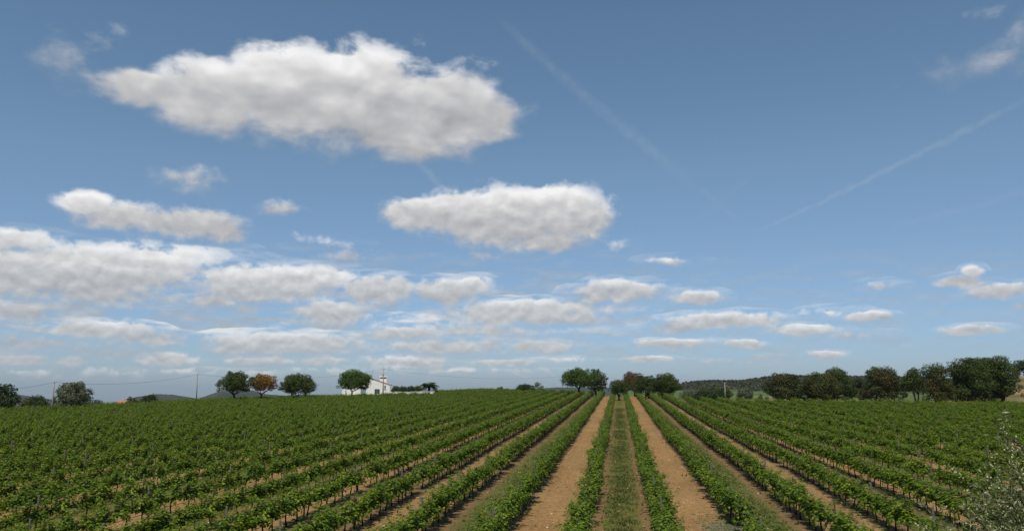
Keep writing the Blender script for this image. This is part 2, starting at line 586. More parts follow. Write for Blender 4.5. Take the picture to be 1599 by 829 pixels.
M['glass'] = plain_mat('window_glass', (.03, .04, .05), (.05, .06, .07), 2, .08, .8)
M['steel'] = plain_mat('steel', (.25, .25, .26), (.35, .35, .36), 4, .5, .5)
M['stone'] = plain_mat('stone', (.34, .26, .18), (.50, .42, .33), 2.0, .95, .1)
M['far_wood'] = leaf_mat('far_wood', [(0, (.020, .028, .013)), (.6, (.034, .042, .020)), (1, (.060, .056, .030))], tamt=.05)


def ground_mat():
    m, N = new_mat('field_soil')
    g = N.node('ShaderNodeNewGeometry')
    pos = g.outputs['Position']
    x, y, z = N.xyz(pos)
    P2 = N.comb(x, N.m('MULTIPLY', y, 0.42))
    PR = N.comb(x, y)
    def at(nm):
        a = N.node('ShaderNodeAttribute'); a.attribute_name = nm
        return a.outputs['Fac']
    # bare soil: orange brown, clods and pale stones
    n1 = N.noise(P2, 0.35, 4, 0.6)
    n2 = N.noise(P2, 5.0, 5, 0.65)
    n3 = N.noise(PR, 16.0, 3, 0.6)
    soil = N.ramp(N.m('MULTIPLY_ADD', n2, 0.55, N.m('MULTIPLY', n1, 0.45)), [(0.32, (.135, .074, .028)), (0.5, (.255, .147, .056)), (0.66, (.345, .210, .088))])
    soil = N.mix(N.rng(n3, 0.36, 0.48, 0.5, 0), soil, (.13, .072, .040))  # low spots between clods darkened: clod shadows put into the soil colour
    vo = N.node('ShaderNodeTexVoronoi'); N.put(vo.inputs['Vector'], PR); vo.inputs['Scale'].default_value = 9.0
    vc = N.xyz(vo.outputs['Color'])
    peb = N.m('MULTIPLY', N.rng(vo.outputs['Distance'], 0.22, 0.30, 1, 0), N.m('GREATER_THAN', vc[0], 0.86))
    soil = N.mix(peb, soil, (.52, .42, .31))
    crumbs = N.rng(N.noise(P2, 2.2, 6, 0.75), 0.60, 0.66, 0, .75)
    soil = N.mix(N.m('MULTIPLY', crumbs, N.rng(n1, .45, .6, .2, 1)), soil, (.085, .075, .032))
    # strips between the rows: every other one carries grass
    s = N.m('ADD', N.m('DIVIDE', x, ROW), 0.5)
    fl = N.m('FLOOR', s)
    fr = N.m('SUBTRACT', s, fl)
    par = N.m('ABSOLUTE', N.m('SUBTRACT', N.m('MULTIPLY', N.m('FRACT', N.m('MULTIPLY', fl, 0.5)), 2.0), 0.0))   # 0 even, 1 odd
    even = N.m('SUBTRACT', 1.0, par)
    dmid = N.m('ABSOLUTE', N.m('SUBTRACT', fr, 0.5))
    edge = N.m('MULTIPLY_ADD', N.m('SUBTRACT', N.noise(P2, 1.3, 5, 0.7), 0.5), 0.42, dmid)
    gm = N.m('MULTIPLY', N.rng(edge, 0.14, 0.36, 1, 0, True), even)
    gbroken = N.rng(N.noise(P2, 0.5, 5, 0.7), 0.30, 0.52, 0.35, .95)
    gm = N.m('MULTIPLY', gm, gbroken)
    gcol = N.ramp(N.noise(P2, 3.2, 6, 0.7), [(0.3, (.045, .068, .012)), (0.55, (.075, .090, .018)), (0.75, (.14, .115, .034))])
    gcol = N.mix(N.m('MULTIPLY', N.rng(N.noise(P2, .13, 3, .5), .5, .65, 0, .5), 1.0), gcol, (.16, .125, .025))
    trk = N.m('MULTIPLY', N.rng(N.m('ABSOLUTE', N.m('SUBTRACT', N.m('ADD', dmid, N.m('MULTIPLY', N.m('SUBTRACT', n1, .5), .06)), 0.235)), 0.0, 0.075, .45, 0, True), N.rng(n2, .35, .6, .3, 1))
    soil = N.mix(trk, soil, (.185, .112, .050))
    soil = N.mix(N.rng(N.noise(P2, .16, 5, .7), .42, .62, 0, .45), soil, (.185, .125, .062))
    # trodden darker soil beside the grass, litter under the vines
    litter = N.m('MULTIPLY', N.rng(dmid, 0.34, 0.44, 0, 0.75, True), N.rng(n2, .35, .6, .5, 1))
    soil2 = N.mix(litter, soil, (.135, .090, .052))
    soil2 = N.mix(N.m('MULTIPLY', even, 0.68), soil2, (.130, .082, .040))
    weeds = N.m('MULTIPLY', N.rng(N.noise(P2, .9, 6, .75), .56, .64, 0, .7), N.rng(dmid, .28, .42, .15, 1))
    soil2 = N.mix(weeds, soil2, (.065, .085, .026))
    vin = N.mix(gm, soil2, gcol)
    pw = N.rng(N.m('ADD', at('weedpatch'), N.m('MULTIPLY', N.m('SUBTRACT', N.noise(P2, 1.6, 5, .7), .5), 1.2)), .35, .6, 0, .8, True)
    vin = N.mix(pw, vin, N.mix(N.rng(n2, .4, .6, 0, 1), (.125, .125, .080), (.17, .155, .095)))
    # beyond the rows: meadow, dry grass, far fields
    wild = N.ramp(N.noise(P2, 0.03, 6, 0.65), [(0.3, (.050, .078, .022)), (0.5, (.085, .105, .032)), (0.62, (.17, .15, .065)), (0.75, (.24, .19, .09))])
    farf = N.ramp(N.noise(N.v('MULTIPLY', P2, (1, .5, 1)), 0.006, 3, 0.5), [(0.35, (.045, .085, .020)), (0.55, (.070, .110, .028)), (0.7, (.17, .15, .07))])
    bank = N.ramp(N.noise(P2, 0.11, 6, 0.65), [(0.38, (.07, .08, .028)), (0.5, (.14, .11, .050)), (0.62, (.26, .145, .08))])
    c = N.mix(at('field'), wild, vin)
    c = N.mix(at('farland'), c, farf)
    c = N.mix(at('bank'), c, bank)
    hgt = N.m('ADD', N.m('MULTIPLY', n2, 0.6), N.m('ADD', N.m('MULTIPLY', n3, 0.35), N.m('MULTIPLY', peb, 0.4)))
    finish(N, c, 0.95, 0.1, bump(N, hgt, 0.8, 0.10))
    return m


def build_ground():
    az = np.concatenate([np.arange(-180, -56, 6.0), np.arange(-54, 46, 0.4), np.arange(46, 180, 6.0)])
    rr = np.concatenate([[0.01], np.linspace(2, 60, 30), np.linspace(62, 320, 110), np.geomspace(330, 16000, 60)])
    A, RR = np.meshgrid(np.radians(az), rr)
    X, Y = RR * np.sin(A), RR * np.cos(A)
    Z = height(X, Y)
    v = np.stack([X, Y, Z], -1).reshape(-1, 3)
    na, nr = len(az), len(rr)
    i = np.arange(nr - 1)[:, None] * na
    j = np.arange(na)[None, :]
    j2 = (j + 1) % na
    f = np.stack([i + j, i + j2, i + na + j2, i + na + j], -1).reshape(-1, 4)
    me = mesh_np('ground', v, f, ground_mat(), True)
    x, y = v[:, 0], v[:, 1]
    a = np.degrees(np.arctan2(x, np.maximum(y, .001)))
    yend = vine_end(a)
    field = (1 - sstep(y, yend, yend + 5)) * sstep(y, -40, -30)
    farl = sstep(np.hypot(x, y), 320, 420)
    bank = sstep(a, 19, 21) * sstep(y, 152, 175) * (1 - sstep(np.hypot(x, y), 380, 420))
    wp = np.exp(-(((x - 3.9) / 1.25) ** 2) - (((y - 30.0) / 3.6) ** 2))
    for nm, arr in (('field', field), ('farland', farl), ('bank', bank), ('weedpatch', wp)):
        at = me.attributes.new(nm, 'FLOAT', 'POINT')
        at.data.foreach_set('value', np.ascontiguousarray(arr, dtype=np.float32))
    o = link('ground', me)
    tag(o, kind='structure')


E_AZ = [-60, -39.7, -32.8, -27.4, -20.8, -16.9, -9.7, -4, 0, 3, 4.5, 10, 16, 25, 60]
E_D = [120, 122, 135, 160, 178, 186, 262, 235, 222, 210, 160, 146, 143, 141, 130]


def vine_end(a):
    return np.interp(a, E_AZ, E_D)


build_ground()

# ------------------------------------------------------------------ vineyard
WORDS = ('zeroth first second third fourth fifth sixth seventh eighth ninth tenth eleventh twelfth thirteenth fourteenth fifteenth sixteenth '
         'seventeenth eighteenth nineteenth').split()
TENS = {2: 'twent', 3: 'thirt', 4: 'fort', 5: 'fift', 6: 'sixt', 7: 'sevent', 8: 'eight', 9: 'ninet'}


def nth(n):
    if n < 20: return WORDS[n]
    t, u = divmod(n, 10)
    return TENS[t] + 'ieth' if u == 0 else TENS[t] + 'y-' + WORDS[u]


def row_name(k):
    """k >= 0: rows to the right of the middle grass strip, k < 0: to its left"""
    n, side = (k + 1, 'right') if k >= 0 else (-k, 'left')
    return f'{nth(n)} row {side} of centre grass strip'


def in_view(x, y, z, mx=0.0):
    d = CAMQ.transposed() @ Vector((x, y, z - EYE))
    if d.z > -0.5: return False
    u = d.x / -d.z * FPX + CX
    w = -d.y / -d.z * FPX + CY
    return -mx <= u <= 1599 + mx and w <= 829 + mx


def vine_meshes(i):
    g = np.random.default_rng(100 + i)
    # foliage: shoots rising from the arms, each clothed in leaves
    P_, N_, S_ = [], [], []
    full = g.uniform(.85, 1.15)
    nsh = int(19 * full)
    sh = []
    for k in range(nsh):
        y0 = g.uniform(-.54, .54)
        up = g.uniform(.38, .64) * (1.0 if k % 6 else 1.2)
        lean = g.normal(0, .22)
        p0 = np.array([g.normal(0, .04), y0, .60 + g.normal(0, .03)])
        p1 = p0 + np.array([lean * .6 + g.normal(0, .05), g.normal(0, .07), up * .6])
        p2 = p0 + np.array([lean * 1.35, g.normal(0, .14), up * (.85 if abs(lean) > .3 else 1)])
        if k % 3 == 0:   # hanging shoot
            s = 1 if g.random() < .5 else -1
            p1 = p0 + np.array([s * .24, g.normal(0, .06), .20])
            p2 = p0 + np.array([s * .36, g.normal(0, .08), -.20 * g.random()])
        if k in (1, 2, 5):   # stray shoots reaching out of the row
            s = 1 if g.random() < .5 else -1
            p1 = p0 + np.array([s * .10, g.normal(0, .05), .42])
            p2 = p0 + np.array([s * g.uniform(.2, .55), g.normal(0, .2), g.uniform(.55, .86)])
        n = int(g.integers(26, 36))
        t = g.random(n)[:, None] ** .9
        c = (1 - t) ** 2 * p0 + 2 * t * (1 - t) * p1 + t ** 2 * p2
        rad = .125 * (1 - .35 * t[:, 0])
        dd = g.normal(size=(n, 3)); dd /= np.linalg.norm(dd, axis=1, keepdims=True)
        P_.append(c + dd * rad[:, None])
        N_.append(dd * .55 + np.array([0, 0, .70]) + (c - np.array([0, 0, .75])) * 1.6 * np.array([1, .3, 1]))
        S_.append(g.uniform(.09, .165, n) * (1 - .3 * t[:, 0]))
        sh.append((p0, p1, p2))
    P_, N_, S_ = np.concatenate(P_), np.concatenate(N_), np.concatenate(S_)
    v, f = leaf_quads(P_, N_, S_, g, 1.0, -.10)
    fol = mesh_np('foliage', v, f, M['vine_leaf'])
    mb = MB()
    bx, by = g.normal(0, .05), g.normal(0, .09)
    mb.tube([(0, 0, -.05), (bx * .4, by * .6, .18), (bx, by, .38), (bx * .5, by * .3, .60)], [.040, .030, .026, .030], 5)
    for s in (-1, 1):
        mb.tube([(bx * .5, by * .3, .59), (0, s * .22, .63), (g.normal(0, .02), s * .50, .61)], [.024, .019, .011], 4)
    tr = mb.mesh('trunk', M['vine_bark'], True)
    mb = MB()
    for (p0, p1, p2) in sh[::2]:
        mb.tube([p0, p1 * .5 + (p0 + p2) * .25, p2], [.006, .005, .003], 3, False)
    cn = mb.mesh('shoot', M['vine_bark'])
    return fol, tr, cn


NV = 10
VM = [vine_meshes(i) for i in range(NV)]

gv = np.random.default_rng(55)
vines, posts = [], []
TREE_CLEAR = []     # filled below with (x, y, r)


def trees_clear(x, y):
    return all((x - a) ** 2 + (y - b) ** 2 > r * r for a, b, r in TREE_CLEAR)


TREES = [  # px of the trunk, distance along the rows, clear radius: used to leave the vines out under them
    (910, 196), (934, 200), (964, 171), (1003, 186), (1029, 184)]
for px, dy in TREES:
    x_, y_, _ = spot(px, dy)
    TREE_CLEAR.append((x_, y_, 1.6))

for k in range(-62, 34):
    X = (k + .5) * ROW
    ph = gv.uniform(0, 1)
    n0 = int(14 / 1.08)
    for j in range(n0, 250):
        y = (j + ph) * 1.08 + gv.normal(0, .05)
        a = math.degrees(math.atan2(X, y))
        if not (-45 < a < 30): continue
        if y > vine_end(a): continue
        if y < 60 and gv.random() < .035: continue
        x = X + gv.normal(0, .03) + .07 * math.sin(y * .23 + k)
        if trees_clear(x, y):
            vines.append((x, y, H(x, y), k, gv.uniform(0, 1), gv.uniform(.90, 1.08), gv.integers(0, NV)))
    for j in range(3, 50):
        y = (j + ph) * 6.6
        a = math.degrees(math.atan2(X, y))
        if -44 < a < 29 and y < vine_end(a) - 1 and y > 16 and trees_clear(X, y):
            posts.append((X + gv.normal(0, .02), y + .5, H(X, y), k, gv.uniform(0, 1)))

order = sorted(range(len(vines)), key=lambda i: math.hypot(vines[i][0], vines[i][1]) if in_view(*vines[i][:2], vines[i][2] + 1.0, 10) else 1e9)
near = sorted(order[:300], key=lambda i: (vines[i][3], vines[i][1]))
near_set = set(near)
count = {}
SRC = {}
for i in near:
    x, y, z, k, rr, sc, var = vines[i]
    count[k] = count.get(k, 0) + 1
    e = empty('grapevine', (x, y, z), (math.pi if rr > .5 else 0) + (rr - .5) * .3)
    e.scale = (sc, sc, sc * (1 + (rr - .5) * .16))
    tag(e, f'grapevine, {nth(count[k])} from the near end of the {row_name(k)}', 'grapevine', 'grapevines trained along the vineyard rows')
    fol, tr, cn = VM[var]
    o1 = link('trunk', tr, e); o2 = link('foliage', fol, e); o3 = link('shoot', cn, e)['kind'] = 'stuff'
    if var not in SRC: SRC[var] = (o1, o2)


def scatter(name, pts, rots, scales, idx, sources, label, cat):
    """one object of many instances: geometry nodes put the sources' own meshes on the points"""
    me = bpy.data.meshes.new(name)
    n = len(pts)
    me.vertices.add(n)
    me.vertices.foreach_set('co', np.ascontiguousarray(pts, dtype=np.float32).ravel())
    for nm, typ, arr, key in (('rot', 'FLOAT_VECTOR', rots, 'vector'), ('scl', 'FLOAT_VECTOR', scales, 'vector'), ('pick', 'INT', idx, 'value')):
        at = me.attributes.new(nm, typ, 'POINT')
        at.data.foreach_set(key, np.ascontiguousarray(arr, dtype=np.int32 if typ == 'INT' else np.float32).ravel())
    me.update()
    o = link(name, me)
    ng = bpy.data.node_groups.new(name + '_nodes', 'GeometryNodeTree')
    ng.interface.new_socket('Geometry', in_out='INPUT', socket_type='NodeSocketGeometry')
    ng.interface.new_socket('Geometry', in_out='OUTPUT', socket_type='NodeSocketGeometry')
    gi = ng.nodes.new('NodeGroupInput'); go = ng.nodes.new('NodeGroupOutput')
    iop = ng.nodes.new('GeometryNodeInstanceOnPoints')
    jn = ng.nodes.new('GeometryNodeJoinGeometry')
    for src in sources:
        j2 = ng.nodes.new('GeometryNodeJoinGeometry')
        for s in src:
            oi = ng.nodes.new('GeometryNodeObjectInfo')
            oi.transform_space = 'ORIGINAL'
            oi.inputs['Object'].default_value = s
            ng.links.new(oi.outputs['Geometry'], j2.inputs[0])
        gt = ng.nodes.new('GeometryNodeGeometryToInstance')
        ng.links.new(j2.outputs[0], gt.inputs[0])
        ng.links.new(gt.outputs[0], jn.inputs[0])
    def attr(nm, typ):
        a = ng.nodes.new('GeometryNodeInputNamedAttribute'); a.data_type = typ
        a.inputs['Name'].default_value = nm
        return a.outputs['Attribute']
    ng.links.new(gi.outputs[0], iop.inputs['Points'])
    ng.links.new(jn.outputs[0], iop.inputs['Instance'])
    iop.inputs['Pick Instance'].default_value = True
    ng.links.new(attr('pick', 'INT'), iop.inputs['Instance Index'])
    ng.links.new(attr('rot', 'FLOAT_VECTOR'), iop.inputs['Rotation'])
    ng.links.new(attr('scl', 'FLOAT_VECTOR'), iop.inputs['Scale'])
    ng.links.new(iop.outputs[0], go.inputs[0])
    md = o.modifiers.new('scatter', 'NODES')
    md.node_group = ng
    return tag(o, label, cat, None, 'stuff')


rest = [v for i, v in enumerate(vines) if i not in near_set]
ra = np.array([[v[0], v[1], v[2]] for v in rest])
rot = np.array([[0, 0, (math.pi if v[4] > .5 else 0) + (v[4] - .5) * .3] for v in rest])
scl = np.array([[v[5], v[5], v[5] * (1 + (v[4] - .5) * .16)] for v in rest])
pick = np.array([int(v[6]) % len(SRC) for v in rest])
scatter('distant_grapevines', ra, rot, scl, pick, [SRC[k] for k in sorted(SRC)], 'rows of green grapevines running on to the crest behind the nearest vines', 'grapevines')
print('vines', len(vines), 'posts', len(posts))

# posts
def post_mesh(mat, h, r, steel=False):
    mb = MB()
    if steel:
        mb.box((0, 0, h / 2 - .1), (.05, .035, h + .2)); mb.box((0, .02, h / 2 - .1), (.012, .03, h + .18))
    else:
        mb.tube([(0, 0, -.1), (0, 0, h - .02), (0, 0, h)], [r, r * .93, r * .75], 8)
    return mb.mesh('stake', mat)


PM = [post_mesh(M['post_wood'], 1.38, .040), post_mesh(M['post_wood'], 1.28, .034), post_mesh(M['rust_post'], 1.45, .03), post_mesh(M['post_wood'], 1.5, .038)]
PORD = sorted(range(len(posts)), key=lambda i: math.hypot(posts[i][0], posts[i][1]) if in_view(*posts[i][:2], posts[i][2] + 1.3, 5) else 1e9)
nearp = sorted(PORD[:200], key=lambda i: (posts[i][3], posts[i][1]))
cnt = {}
PSRC = {}
for i in nearp:
    x, y, z, k, rr = posts[i]
    cnt[k] = cnt.get(k, 0) + 1
    var = 2 if rr > .88 else int(rr * 37) % 4 if int(rr * 37) % 4 != 2 else 0
    o = link('trellis_post', PM[var], None, (x, y, z))
    o.rotation_euler = ((rr - .5) * .05, math.sin(rr * 50) * .04, rr * 6)
    look = 'rusty' if var == 2 else 'grey'
    tag(o, f'{look} post, {nth(cnt[k])} from the near end of the {row_name(k)}', 'post', 'trellis posts standing in the vineyard rows')
    PSRC.setdefault(var, (o,))
ps = set(nearp)
rp = [p for i, p in enumerate(posts) if i not in ps]
scatter('distant_trellis_posts', np.array([p[:3] for p in rp]), np.array([[0, 0, p[4] * 6] for p in rp]), np.ones((len(rp), 3)),
        np.array([int(p[4] * 9) % len(PSRC) for p in rp]), [PSRC[k] for k in sorted(PSRC)], 'grey trellis posts standing among the far grapevines', 'posts')

# drip hose and wires of the rows one can look into
for k in range(-9, 9):
    X = (k + .5) * ROW
    y1 = 75
    ys = np.arange(16, y1, 1.4)
    pts = [(X + .03, y, H(X, y) + .42 - .05 * math.sin(y * 1.12) ** 2) for y in ys]
    mb = MB(); mb.tube(pts, .011, 4)
    e = empty('trellis_wire', (0, 0, 0))
    h = mb.build('drip_hose', M['hose'], e)
    mb = MB()
    mb.tube([(X, y, H(X, y) + .62) for y in ys[::3]], .004, 3)
    mb.tube([(X, y, H(X, y) + 1.12) for y in ys[::3]], .004, 3)
    mb.build('wire', M['wire'], e)
    tag(e, f'thin wires and black hose strung along the {row_name(k)}', 'wire', 'wires strung along the vineyard rows')


# stones, grass and weeds on the ground
def ico():
    import bmesh
    bm = bmesh.new(); bmesh.ops.create_icosphere(bm, subdivisions=1, radius=1)
    v = np.array([x.co[:] for x in bm.verts]); f = np.array([[x.index for x in p.verts] for p in bm.faces])
    bm.free()
    return v, f


IV, IF = ico()


def build_stones():
    g = np.random.default_rng(3)
    n = 7000
    Y = 24 + 70 * g.random(n) ** 1.7
    kx = g.integers(-7, 8, n)
    X = kx * ROW + g.uniform(-1.25, 1.25, n)
    s = g.gamma(2.0, .008, n) + .008
    ang = g.uniform(0, 6.28, n)
    v = IV[None] * g.uniform(.7, 1.25, (n, len(IV), 1)) * np.stack([s, s * g.uniform(.6, 1, n), s * g.uniform(.4, .75, n)], -1)[:, None, :]
    c, s_ = np.cos(ang)[:, None], np.sin(ang)[:, None]
    v = np.stack([v[..., 0] * c - v[..., 1] * s_, v[..., 0] * s_ + v[..., 1] * c, v[..., 2]], -1)
    v += np.stack([X, Y, height(X, Y) + s * .25], -1)[:, None, :]
    f = IF[None] + (np.arange(n) * len(IV))[:, None, None]
    m, N = new_mat('pebble')
    gg = N.node('ShaderNodeNewGeometry')
    c_ = N.ramp(gg.outputs['Random Per Island'], [(0, (.20, .12, .07)), (.55, (.30, .19, .11)), (.8, (.42, .32, .22)), (1, (.60, .52, .42))])
    finish(N, c_, .95, .1)
    o = link('pebbles', mesh_np('pebbles', v.reshape(-1, 3), f.reshape(-1, 3), m))
    tag(o, 'pale pebbles and clods strewn on the orange soil between the rows', 'pebbles', kind='stuff')


def blades(name, X, Y, hgt, lean, mat, label, cat, g, per=5, w=.012):
    n = len(X)
    X = np.repeat(X, per) + g.normal(0, .03, n * per)
    Y = np.repeat(Y, per) + g.normal(0, .03, n * per)
    hh = np.repeat(hgt, per) * g.uniform(.5, 1.1, n * per)
    a = g.uniform(0, 6.283, n * per)
    d = np.stack([np.cos(a), np.sin(a), np.zeros_like(a)], -1)
    side = np.stack([-np.sin(a), np.cos(a), np.zeros_like(a)], -1)
    base = np.stack([X, Y, height(X, Y) - .01], -1)
    ww = w * g.uniform(.6, 1.5, n * per)[:, None]
    tip = base + d * (hh * lean)[:, None] + np.array([0, 0, 1]) * hh[:, None]
    v = np.stack([base - side * ww, base + side * ww, tip], 1).reshape(-1, 3)
    f = np.arange(len(v)).reshape(-1, 3)
    return tag(link(name, mesh_np(name, v, f, mat)), label, cat, kind='stuff')


build_stones()
g = np.random.default_rng(12)
# grass in every other strip
n = 34000
Y = 23 + 110 * g.random(n) ** 1.6
kk = g.choice([-10, -8, -6, -4, -2, 0, 0, 0, 0, 2, 2, 4, 6, 8], n)
X = kk * ROW + g.normal(0, .40, n)
pat = np.sin(X * 2.1 + 3 * np.sin(Y * .7)) * np.sin(Y * 1.7 + X) + .5 * np.sin(Y * .35 + kk)
ok = (np.abs(X - kk * ROW) < 1.0) & (pat + g.normal(0, .6, n) > -.35)
X, Y = X[ok], Y[ok]
blades('grass', X, Y, g.uniform(.05, .15, len(X)), .6, M['grass'], 'short green and straw grass strips between every other pair of rows', 'grass', g, 6, .012)
# weeds along the foot of the vines and loose on the bare soil
n = 5200
Y = 23 + 70 * g.random(n) ** 1.5
kk = g.integers(-8, 8, n)
X = (kk + .5) * ROW + g.normal(0, .34, n)
cl = np.sin(Y * .9 + kk * 2.3) + np.sin(Y * 2.3 + kk)
ok = cl + g.normal(0, .5, n) > .35
blades('weeds', X[ok], Y[ok], g.uniform(.06, .20, ok.sum()), .7, M['vine_leaf'], 'green weeds growing along the foot of the vine rows', 'weeds', g, 7, .02)
n = 2600
Y = 23 + 60 * g.random(n) ** 1.4
kk = g.choice([-7, -5, -3, -1, 1, 3, 5], n)
X = kk * ROW + g.uniform(-1.1, 1.1, n)
cl = np.sin(Y * .55 + kk * 3.1) + np.sin(Y * 1.9 + X * 2) + np.sin(X * 3.3 + kk)
ok = cl + g.normal(0, .7, n) > .5
blades('seedling_weeds', X[ok], Y[ok], g.uniform(.02, .07, ok.sum()), 1.6, M['grass'], 'tiny scattered weeds and dead shoots on the bare soil lanes', 'weeds', g, 5, .016)
n = 2600
X = 3.9 + g.normal(0, .75, n); Y = 29.5 + g.normal(0, 2.6, n)
ok = (np.abs(X - 2 * .5 * ROW - .9) < 1.15) & (X < 5.2) & (X > 2.7)
blades('weed_patch', X[ok], Y[ok], g.uniform(.02, .06, ok.sum()), 1.4, M['weed'], 'low grey green weed patch on bare soil right of the middle strip', 'weeds', g, 8, .014)


# ------------------------------------------------------------------ trees
def crown(lobes, leaf, mat, g, dens=1.0, name='crown'):
    P_, N_, S_ = [], [], []
    for (c, r) in lobes:
        c = np.array(c)
        n = max(20, int(dens * 3.4 * r[0] * r[2] * 4 * math.pi / (leaf * leaf * 3.0)))
        d = g.normal(size=(n, 3)); d /= np.linalg.norm(d, axis=1, keepdims=True)
        # knobbly surface: radius varies with direction
        kn = 1 + .16 * np.sin(d[:, 0] * 7 + c[0] * 3) * np.sin(d[:, 1] * 6 + c[1]) + .12 * np.sin(d[:, 2] * 9 + c[2] * 2)
        rad = g.uniform(.55, 1.04, n) ** .6 * kn
        p = c + d * rad[:, None] * np.array(r)
        P_.append(p)
        N_.append(d * .9 + g.normal(0, .45, (n, 3)) + np.array([0, 0, .25]))
        S_.append(leaf * g.uniform(.6, 1.25, n))
    P_, N_, S_ = map(np.concatenate, (P_, N_, S_))
    v, f = leaf_quads(P_, N_, S_, g, .85, -.12)
    return mesh_np(name, v, f, mat)


def tree(name, label, cat, px, dy, half_w, top, mat, seed, trunks=((0, 0),), low=.38, lobes=13, leaf=.24, tr=.22, group=None, dens=1.3, flat=1.0, lean=0.0, lsize=.30):
    """half_w and top in metres; low = where the crown starts, as a share of the height; trunks = (offset x, lean)"""
    g = np.random.default_rng(seed)
    x, y, z = spot(px, dy)
    e = empty(name, (x, y, z - .05), 0)
    tag(e, label, cat, group)
    zc0, zc1 = top * low, top
    L = []
    lobes = int(lobes * 1.35)
    for i in range(lobes):
        h = (i + g.uniform(0, 1)) / lobes
        a = i * 2.39996 + g.uniform(-.3, .3)
        prof = .76 * (1 - .62 * h ** 2.4) * (.72 + .28 * min(1, h * 4))
        rr = math.sqrt(g.uniform(.12, 1)) * prof * half_w
        rl = half_w * lsize * 1.08 * g.uniform(.66, 1.3)
        cz = zc0 + rl * .6 + h * max(zc1 - zc0 - rl * 1.25, .05)
        L.append(((rr * math.cos(a) + lean * half_w * .2, rr * math.sin(a), cz), (rl, rl, rl * .82)))
    for i in range(int(lobes * .6)):   # small knobs that break the outline
        h = g.uniform(.05, 1)
        a = g.uniform(0, 6.283)
        rr = half_w * .93 * math.sqrt(max(0.02, 1 - (max(h - .3, 0) / .75) ** 2)) * g.uniform(.82, 1.0)
        rl = half_w * g.uniform(.09, .16)
        L.append(((rr * math.cos(a), rr * math.sin(a), zc0 + (zc1 - zc0) * h * .95), (rl, rl, rl * .8)))
    link('crown', crown(L, leaf, mat, g, dens), e)
    per = max(1, len(L) // len(trunks))
    for ti, (ox, ln) in enumerate(trunks):
        mb = MB()
        fork = Vector((ox + ln * top * .35, g.normal(0, .1), top * max(low, .16) * g.uniform(.7, .95)))
        mb.tube([(ox - ln * .1, 0, -.1), (ox, 0, .25), (ox + ln * top * .16, 0, fork.z * .55), fork], [tr * 1.35, tr, tr * .85, tr * .72], 8)
        mine = L[ti::len(trunks)]
        for (c, r) in mine[:5]:
            c = Vector(c)
            mid = fork.lerp(c, .5) + Vector((g.normal(0, .12), g.normal(0, .12), -.05 * (c - fork).length))
            mb.tube([fork - Vector((0, 0, .1)), mid, c], [tr * .42, tr * .28, tr * .10], 5)
        mb.build('trunk', M['bark'], e, True)
    return e


def at_px(px0, px1, ytop, dy, base=0.0):
    """half width and height in metres of something spanning photo columns px0..px1 and reaching up to row ytop"""
    px = (px0 + px1) / 2
    m = mpp(px, dy)
    x, y, z = spot(px, dy)
    return px, dy, (px1 - px0) / 2 * m * 1.12, (EYE + (605 - ytop) * m) - z


def oak(label, px0, px1, ytop, dy, mat, seed, **kw):
    px, dy, hw, top = at_px(px0, px1, ytop, dy)
    name = kw.pop('name', 'cork_oak')
    cat = kw.pop('cat', 'tree')
    return tree(name, label, cat, px, dy, hw, top, mat, seed, **kw)


def bush(label, px0, px1, ytop, dy, mat, seed, **kw):
    kw.setdefault('low', .02); kw.setdefault('lobes', 9); kw.setdefault('tr', .06); kw.setdefault('leaf', .18); kw.setdefault('lsize', .42); kw.setdefault('dens', 1.5)
    return oak(label, px0, px1, ytop, dy, mat, seed, name='bush', cat='bush', **kw)


# left horizon
oak('dark dense round tree cut by the left edge of the photo', -14, 31, 598, 112, M['dark_leaf'], 1, low=.12, lobes=16)
bush('brownish rounded bush right of the leftmost dark tree', 38, 76, 616, 114, M['brown_leaf'], 2)
oak('round grey green olive tree right of the leftmost utility pole', 86, 145, 596, 116, M['olive_leaf'], 3, low=.16, lobes=20, name='olive_tree', leaf=.2, lsize=.26)
bush('small greyish bush low on the crest right of the round olive tree', 146, 165, 622, 122, M['olive_leaf'], 4, lobes=6)
bush('green bush in front of the red roofed far house', 197, 218, 618, 131, M['oak_leaf'], 5, lobes=6)
bush('dark green bush on the crest left of the second utility pole', 221, 248, 614, 133, M['dark_leaf'], 6, lobes=7)
oak('wide cork oak with leaning trunk, left of the orange leaved oak', 342, 393, 580, 147, M['oak_leaf'], 7, trunks=((.3, -.28),), low=.38, lobes=17, leaf=.2, tr=.26)
oak('cork oak with orange brown leaves on the right side of its crown', 388, 432, 583, 149, M['rust_leaf'], 28, trunks=((.0, -.1),), low=.42, lobes=14, leaf=.2)
oak('broad dark cork oak standing alone left of the white house', 437, 493, 583, 160, M['oak_leaf'], 9, trunks=((-1.3, 0), (.4, -.2), (1.6, .05)), low=.30, lobes=18, leaf=.2, tr=.18)
oak('bright green spreading tree in front of the white house', 522, 581, 577, 178, M['fresh_leaf'], 10, trunks=((-.3, .05),), low=.34, lobes=18, leaf=.22, lsize=.27)
